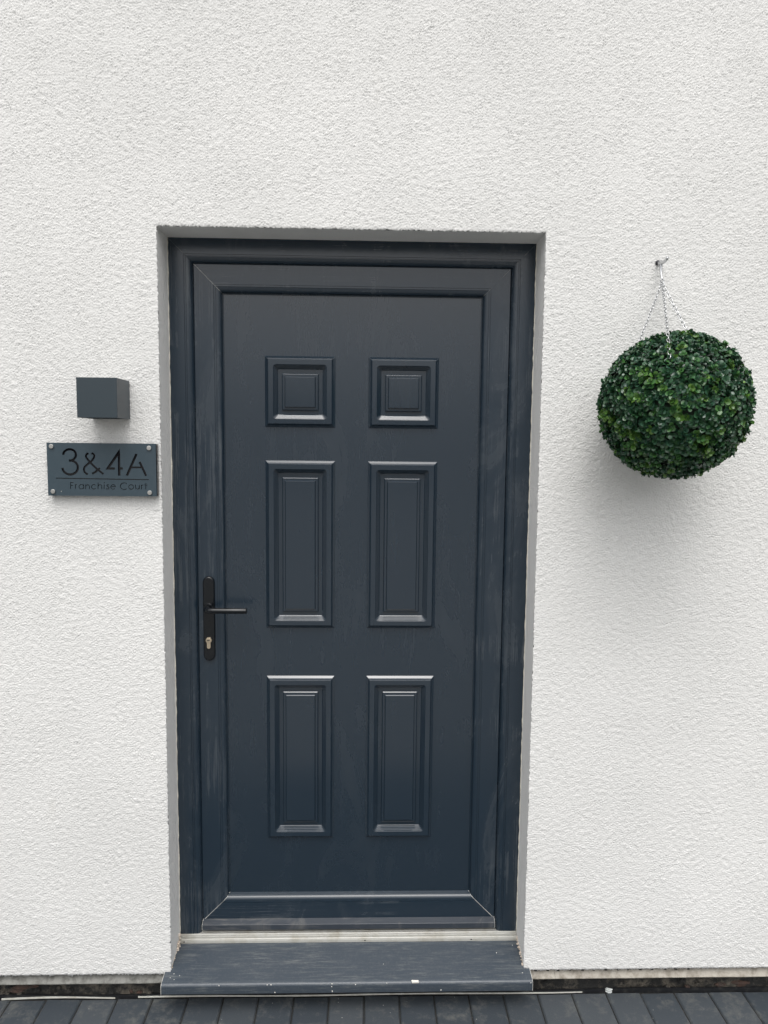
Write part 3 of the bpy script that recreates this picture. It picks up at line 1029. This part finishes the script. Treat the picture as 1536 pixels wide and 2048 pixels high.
for (pts, wd) in strokes:
    ol = [uv(*p) for p in outline(pts, wd)]
    n = len(ol)
    o0 = len(cv)
    jit = random.uniform(0.0, 0.0004)
    cv += [(x, YS0 - 0.004 - jit, z) for x, z in ol] + [(x, YS1 + 0.003 + jit, z) for x, z in ol]
    area = sum(ol[i][0] * ol[(i + 1) % n][1] - ol[(i + 1) % n][0] * ol[i][1] for i in range(n))
    ft, bk = tuple(o0 + i for i in range(n)), tuple(o0 + n + i for i in range(n))
    sd = [(o0 + i, o0 + n + i, o0 + n + (i + 1) % n, o0 + (i + 1) % n) for i in range(n)]
    if area < 0:
        ft, bk = ft[::-1], bk
        sd = [s[::-1] for s in sd]
    else:
        bk = bk[::-1]
    cf += [ft, bk] + sd
plate = box('face_plate', (SGX0, SGX1, YS0, YS1, SGZ0, SGZ1), M['sign'], sign)
cutter = mk('cutter', cv, cf, M['sign'], sign)
bmx = bmesh.new()
bmx.from_mesh(cutter.data)
bmesh.ops.triangulate(bmx, faces=[f for f in bmx.faces if len(f.verts) > 4])
bmx.to_mesh(cutter.data)
bmx.free()
md = plate.modifiers.new('cut', 'BOOLEAN')
md.operation = 'DIFFERENCE'
md.solver = 'EXACT'
md.use_self = True
md.object = cutter
bpy.context.view_layer.update()
dg = bpy.context.evaluated_depsgraph_get()
newme = bpy.data.meshes.new_from_object(plate.evaluated_get(dg))
plate.modifiers.clear()
plate.data = newme
bpy.data.objects.remove(cutter, do_unlink=True)
tag(plate, 'satin grey plate cut through with 3&4A Franchise Court')
bp = box('back_plate', (SGX0 + 0.0005, SGX1 + 0.0012, -0.0165, -0.0020, SGZ0 + 0.0012, SGZ1 - 0.0008), M['acrylic'], sign, bev=0.0003, seg=1)
tag(bp, 'glossy black backing sheet')
for (u, v) in ((180, 172), (235, 1375), (B + 1240, 205), (B + 1275, 1395)):
    x, z = uv(u, v)
    so = lathe_y('standoff_cap', [(0.0058, YS0 + 0.0001), (0.0060, YS0 - 0.0030), (0.0056, YS0 - 0.0040), (0.0046, YS0 - 0.0044)], x, z, M['steel'], sign, seg=20)
    lathe_y('standoff_stem', [(0.0045, YS1 + 0.0001), (0.0045, -0.0164)], x, z, M['steel'], so, seg=12)
lump('lime_speck', (uv(445, 1378)[0], YS0, uv(445, 1378)[1]), (0.0008, 0.0004, 0.0012), M['white_fleck'], sign)

# ------------------------------------------------------------------ hook on the wall
hook = thing('wall_hook', 'small zinc screw hook in the wall right of the door', 'hook', (0.7934, 0.0, 1.9429))
lathe_y('wall_plug', [(0.0050, 0.004), (0.0062, -0.0015), (0.0062, -0.0035), (0.0040, -0.0045)], 0.7934, 1.9429, M['dark_iron'], hook, seg=16)
tube('hook_bar', [(0.7934, -0.002, 1.9429), (0.7935, -0.014, 1.9392), (0.7938, -0.030, 1.9362), (0.7942, -0.046, 1.9362), (0.7946, -0.056, 1.9385), (0.7948, -0.060, 1.9430)], [0.0036, 0.0038, 0.0042, 0.0042, 0.0038, 0.0030], M['zinc'], hook, seg=10)

# ------------------------------------------------------------------ ball of leaves
C = Vector((0.7710, -0.1900, 1.5650))
RB = 0.1735
ball = thing('topiary_ball', 'artificial boxwood leaf ball hanging on three chains beside the door', 'topiary ball', tuple(C))
bm = bmesh.new()
bmesh.ops.create_icosphere(bm, subdivisions=4, radius=RB - 0.021)
V = [tuple(C + v.co * (1 + 0.012 * math.sin(60 * v.co.x) * math.sin(55 * v.co.z))) for v in bm.verts]
F = [tuple(v.index for v in f.verts) for f in bm.faces]
bm.free()
mk('core', V, F, M['twig'], ball, None, True)
# leaf template: cupped spoon shape along +X, normal +Z
def leaf_template(cup, curl):
    out = []
    prof = [(0.0, 0.10), (0.18, 0.26), (0.42, 0.46), (0.68, 0.50), (0.90, 0.32), (1.0, 0.0)]
    V = []
    for (x, hw) in prof:
        zc = curl * (x - 0.3) ** 2
        if hw == 0.0:
            V.append((x, 0.0, zc))
        else:
            V += [(x, -hw, zc + cup * hw * hw), (x, 0.0, zc - 0.02), (x, hw, zc + cup * hw * hw)]
    F = []
    for s in range(4):
        a = s * 3
        F += [(a, a + 3, a + 4, a + 1), (a + 1, a + 4, a + 5, a + 2)]
    F += [(12, 15, 13), (13, 15, 14)]
    return np.array(V), F
TV, TF = [], None
for cup, curl in ((0.55, -0.25), (0.8, 0.10), (0.35, -0.5)):
    v_, TF = leaf_template(cup, curl)
    TV.append(v_)
camp = Vector((0.0360, -1.8808, 1.4679))
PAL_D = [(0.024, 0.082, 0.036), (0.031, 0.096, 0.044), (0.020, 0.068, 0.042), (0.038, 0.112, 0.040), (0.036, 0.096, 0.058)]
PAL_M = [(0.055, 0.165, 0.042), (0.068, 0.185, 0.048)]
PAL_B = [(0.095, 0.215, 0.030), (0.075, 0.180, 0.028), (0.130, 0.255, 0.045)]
leaves = []       # (matrix 3x3, pos, template index, colour)
NS = 2300
ga = math.pi * (3 - math.sqrt(5))
def patch(d):
    return math.sin(d.x * 9 + 1.3) * math.sin(d.z * 8 - 0.6) + 0.7 * math.sin(d.x * 17 + d.z * 13 + 2.0)
for i in range(NS):
    zz = 1 - 2 * (i + 0.5) / NS
    rr = math.sqrt(1 - zz * zz)
    d = Vector((rr * math.cos(ga * i), rr * math.sin(ga * i), zz))
    d = (d + Vector([random.gauss(0, 0.035) for _ in range(3)])).normalized()
    axis = (d + Vector([random.gauss(0, 0.30) for _ in range(3)]) + Vector((0, 0, 0.12))).normalized()
    rad = RB - 0.0155 + random.gauss(0, 0.0030)
    base = C + d * rad
    u = axis.orthogonal().normalized()
    u.rotate(Quaternion(axis, random.uniform(0, 6.28)))
    pp = patch(d) + random.gauss(0, 0.75)
    kind = 'B' if pp > 1.2 else ('M' if pp > 0.55 else 'D')
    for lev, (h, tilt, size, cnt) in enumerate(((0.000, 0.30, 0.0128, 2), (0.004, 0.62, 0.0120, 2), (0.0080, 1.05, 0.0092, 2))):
        for s in range(cnt):
            ang = lev * 1.57 + s * math.pi + random.gauss(0, 0.25)
            dirp = u.copy()
            dirp.rotate(Quaternion(axis, ang))
            tl = tilt + random.gauss(0, 0.18)
            ld = (dirp * math.cos(tl) + axis * math.sin(tl)).normalized()
            nrm = (axis * math.cos(tl) - dirp * math.sin(tl)).normalized()
            side = nrm.cross(ld)
            sz_ = size * random.uniform(0.8, 1.18)
            pos = base + axis * h
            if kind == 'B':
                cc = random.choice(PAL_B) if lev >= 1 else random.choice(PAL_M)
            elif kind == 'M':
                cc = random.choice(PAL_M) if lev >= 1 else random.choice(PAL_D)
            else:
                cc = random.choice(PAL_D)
            if pos.y > -0.006:
                continue
            leaves.append((ld * sz_, side * sz_ * 0.92, nrm * sz_, pos, random.randrange(3), cc))
def score(L):
    n = L[2].normalized()
    v = (camp - L[3]).normalized()
    d = (L[3] - C).normalized()
    return (abs(n.dot(v)) * L[0].length * L[1].length * 1e4) if d.dot(v) > 0.25 and (L[3] - C).length > RB - 0.016 else 0
order = sorted(range(len(leaves)), key=lambda i: -score(leaves[i]))
single = set(order[:300])
LV, LF, LC = [], [], []
for i, (a, b, n, p, ti, cc) in enumerate(leaves):
    if i in single:
        continue
    tv = TV[ti]
    o0 = len(LV)
    for (x, y, z) in tv:
        LV.append(p + a * x + b * y + n * z)
        LC.append(cc)
    LF += [tuple(o0 + k for k in f) for f in TF]
def set_cols(me, cols):
    at = me.color_attributes.new('leaf_color', 'FLOAT_COLOR', 'POINT')
    at.data.foreach_set('color', np.array([(*c, 1.0) for c in cols], dtype=np.float32).ravel())
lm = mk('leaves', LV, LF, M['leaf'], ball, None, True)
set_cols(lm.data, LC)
tag(lm, kind='stuff')
cache = {}
for i in sorted(single):
    a, b, n, p, ti, cc = leaves[i]
    key = (ti, cc)
    if key not in cache:
        me = bpy.data.meshes.new('leaf')
        me.from_pydata([tuple(v) for v in TV[ti]], [], TF)
        set_cols(me, [cc] * len(TV[ti]))
        me.materials.append(M['leaf'])
        for pl in me.polygons:
            pl.use_smooth = True
        cache[key] = me
    o = bpy.data.objects.new('leaf', cache[key])
    o.parent = ball
    mw = Matrix((a, b, n)).transposed().to_4x4()
    mw.translation = p - C
    o.matrix_local = mw
    col.objects.link(o)
# chains and clip
apex = Vector((0.7934, -0.0340, 1.8905))
clip_pts = [(0.7930, -0.0165, 1.9290), (0.7922, -0.0130, 1.9345), (0.7925, -0.0150, 1.9420), (0.7938, -0.0195, 1.9430), (0.7942, -0.0225, 1.9380), (0.7938, -0.0225, 1.9300), (0.7935, -0.0225, 1.9200), (0.7934, -0.0270, 1.9080), (0.7934, -0.0325, 1.8960), (0.7934, -0.0345, 1.8925)]
tube('hanger_clip', clip_pts, [0.0016, 0.0022, 0.0026, 0.0028, 0.0036, 0.0038, 0.0034, 0.0028, 0.0024, 0.0022], M['zinc'], ball, seg=8)
ringp = [apex + Vector((0.0042 * math.cos(R(a)), 0.0, 0.0042 * math.sin(R(a)))) for a in range(0, 360, 30)]
tube('ring', ringp, 0.0013, M['zinc'], ball, seg=6, closed=True)
def chain(p_end, sag):
    V, F = [], []
    a0, b0 = apex + Vector((0, 0, -0.004)), Vector(p_end)
    L = (b0 - a0).length
    pitch_l = 0.0122
    n = int(L / pitch_l)
    def P_(t):
        p = a0.lerp(b0, t)
        p.z -= sag * 4 * t * (1 - t)
        return p
    for k in range(n):
        c = P_((k + 0.5) / n)
        d = (P_((k + 1) / n) - P_(k / n)).normalized()
        u = d.orthogonal().normalized()
        u.rotate(Quaternion(d, (0.4 if k % 2 else 0.4 + math.pi / 2) + random.gauss(0, 0.15)))
        pts = []
        for s in range(12):
            an = 2 * math.pi * s / 12
            pts.append(c + d * (0.0082 * math.cos(an)) + u * (0.0036 * math.sin(an)))
        v_, f_ = tube_vf(pts, 0.00105, 5, True, len(V))
        V += v_
        F += f_
    o = mk('chain', V, F, M['zinc'], ball, None, True)
    return fix(o)
az = R(178)
chain(C + Vector((0.088 * math.cos(az), 0.088 * math.sin(az), 0.150)), 0.002)
az = R(38)
chain(C + Vector((0.088 * math.cos(az), 0.088 * math.sin(az), 0.150)), 0.002)
chain(C + Vector((-0.0684, -0.1282, 0.0938)).normalized() * (RB + 0.003), -0.006)
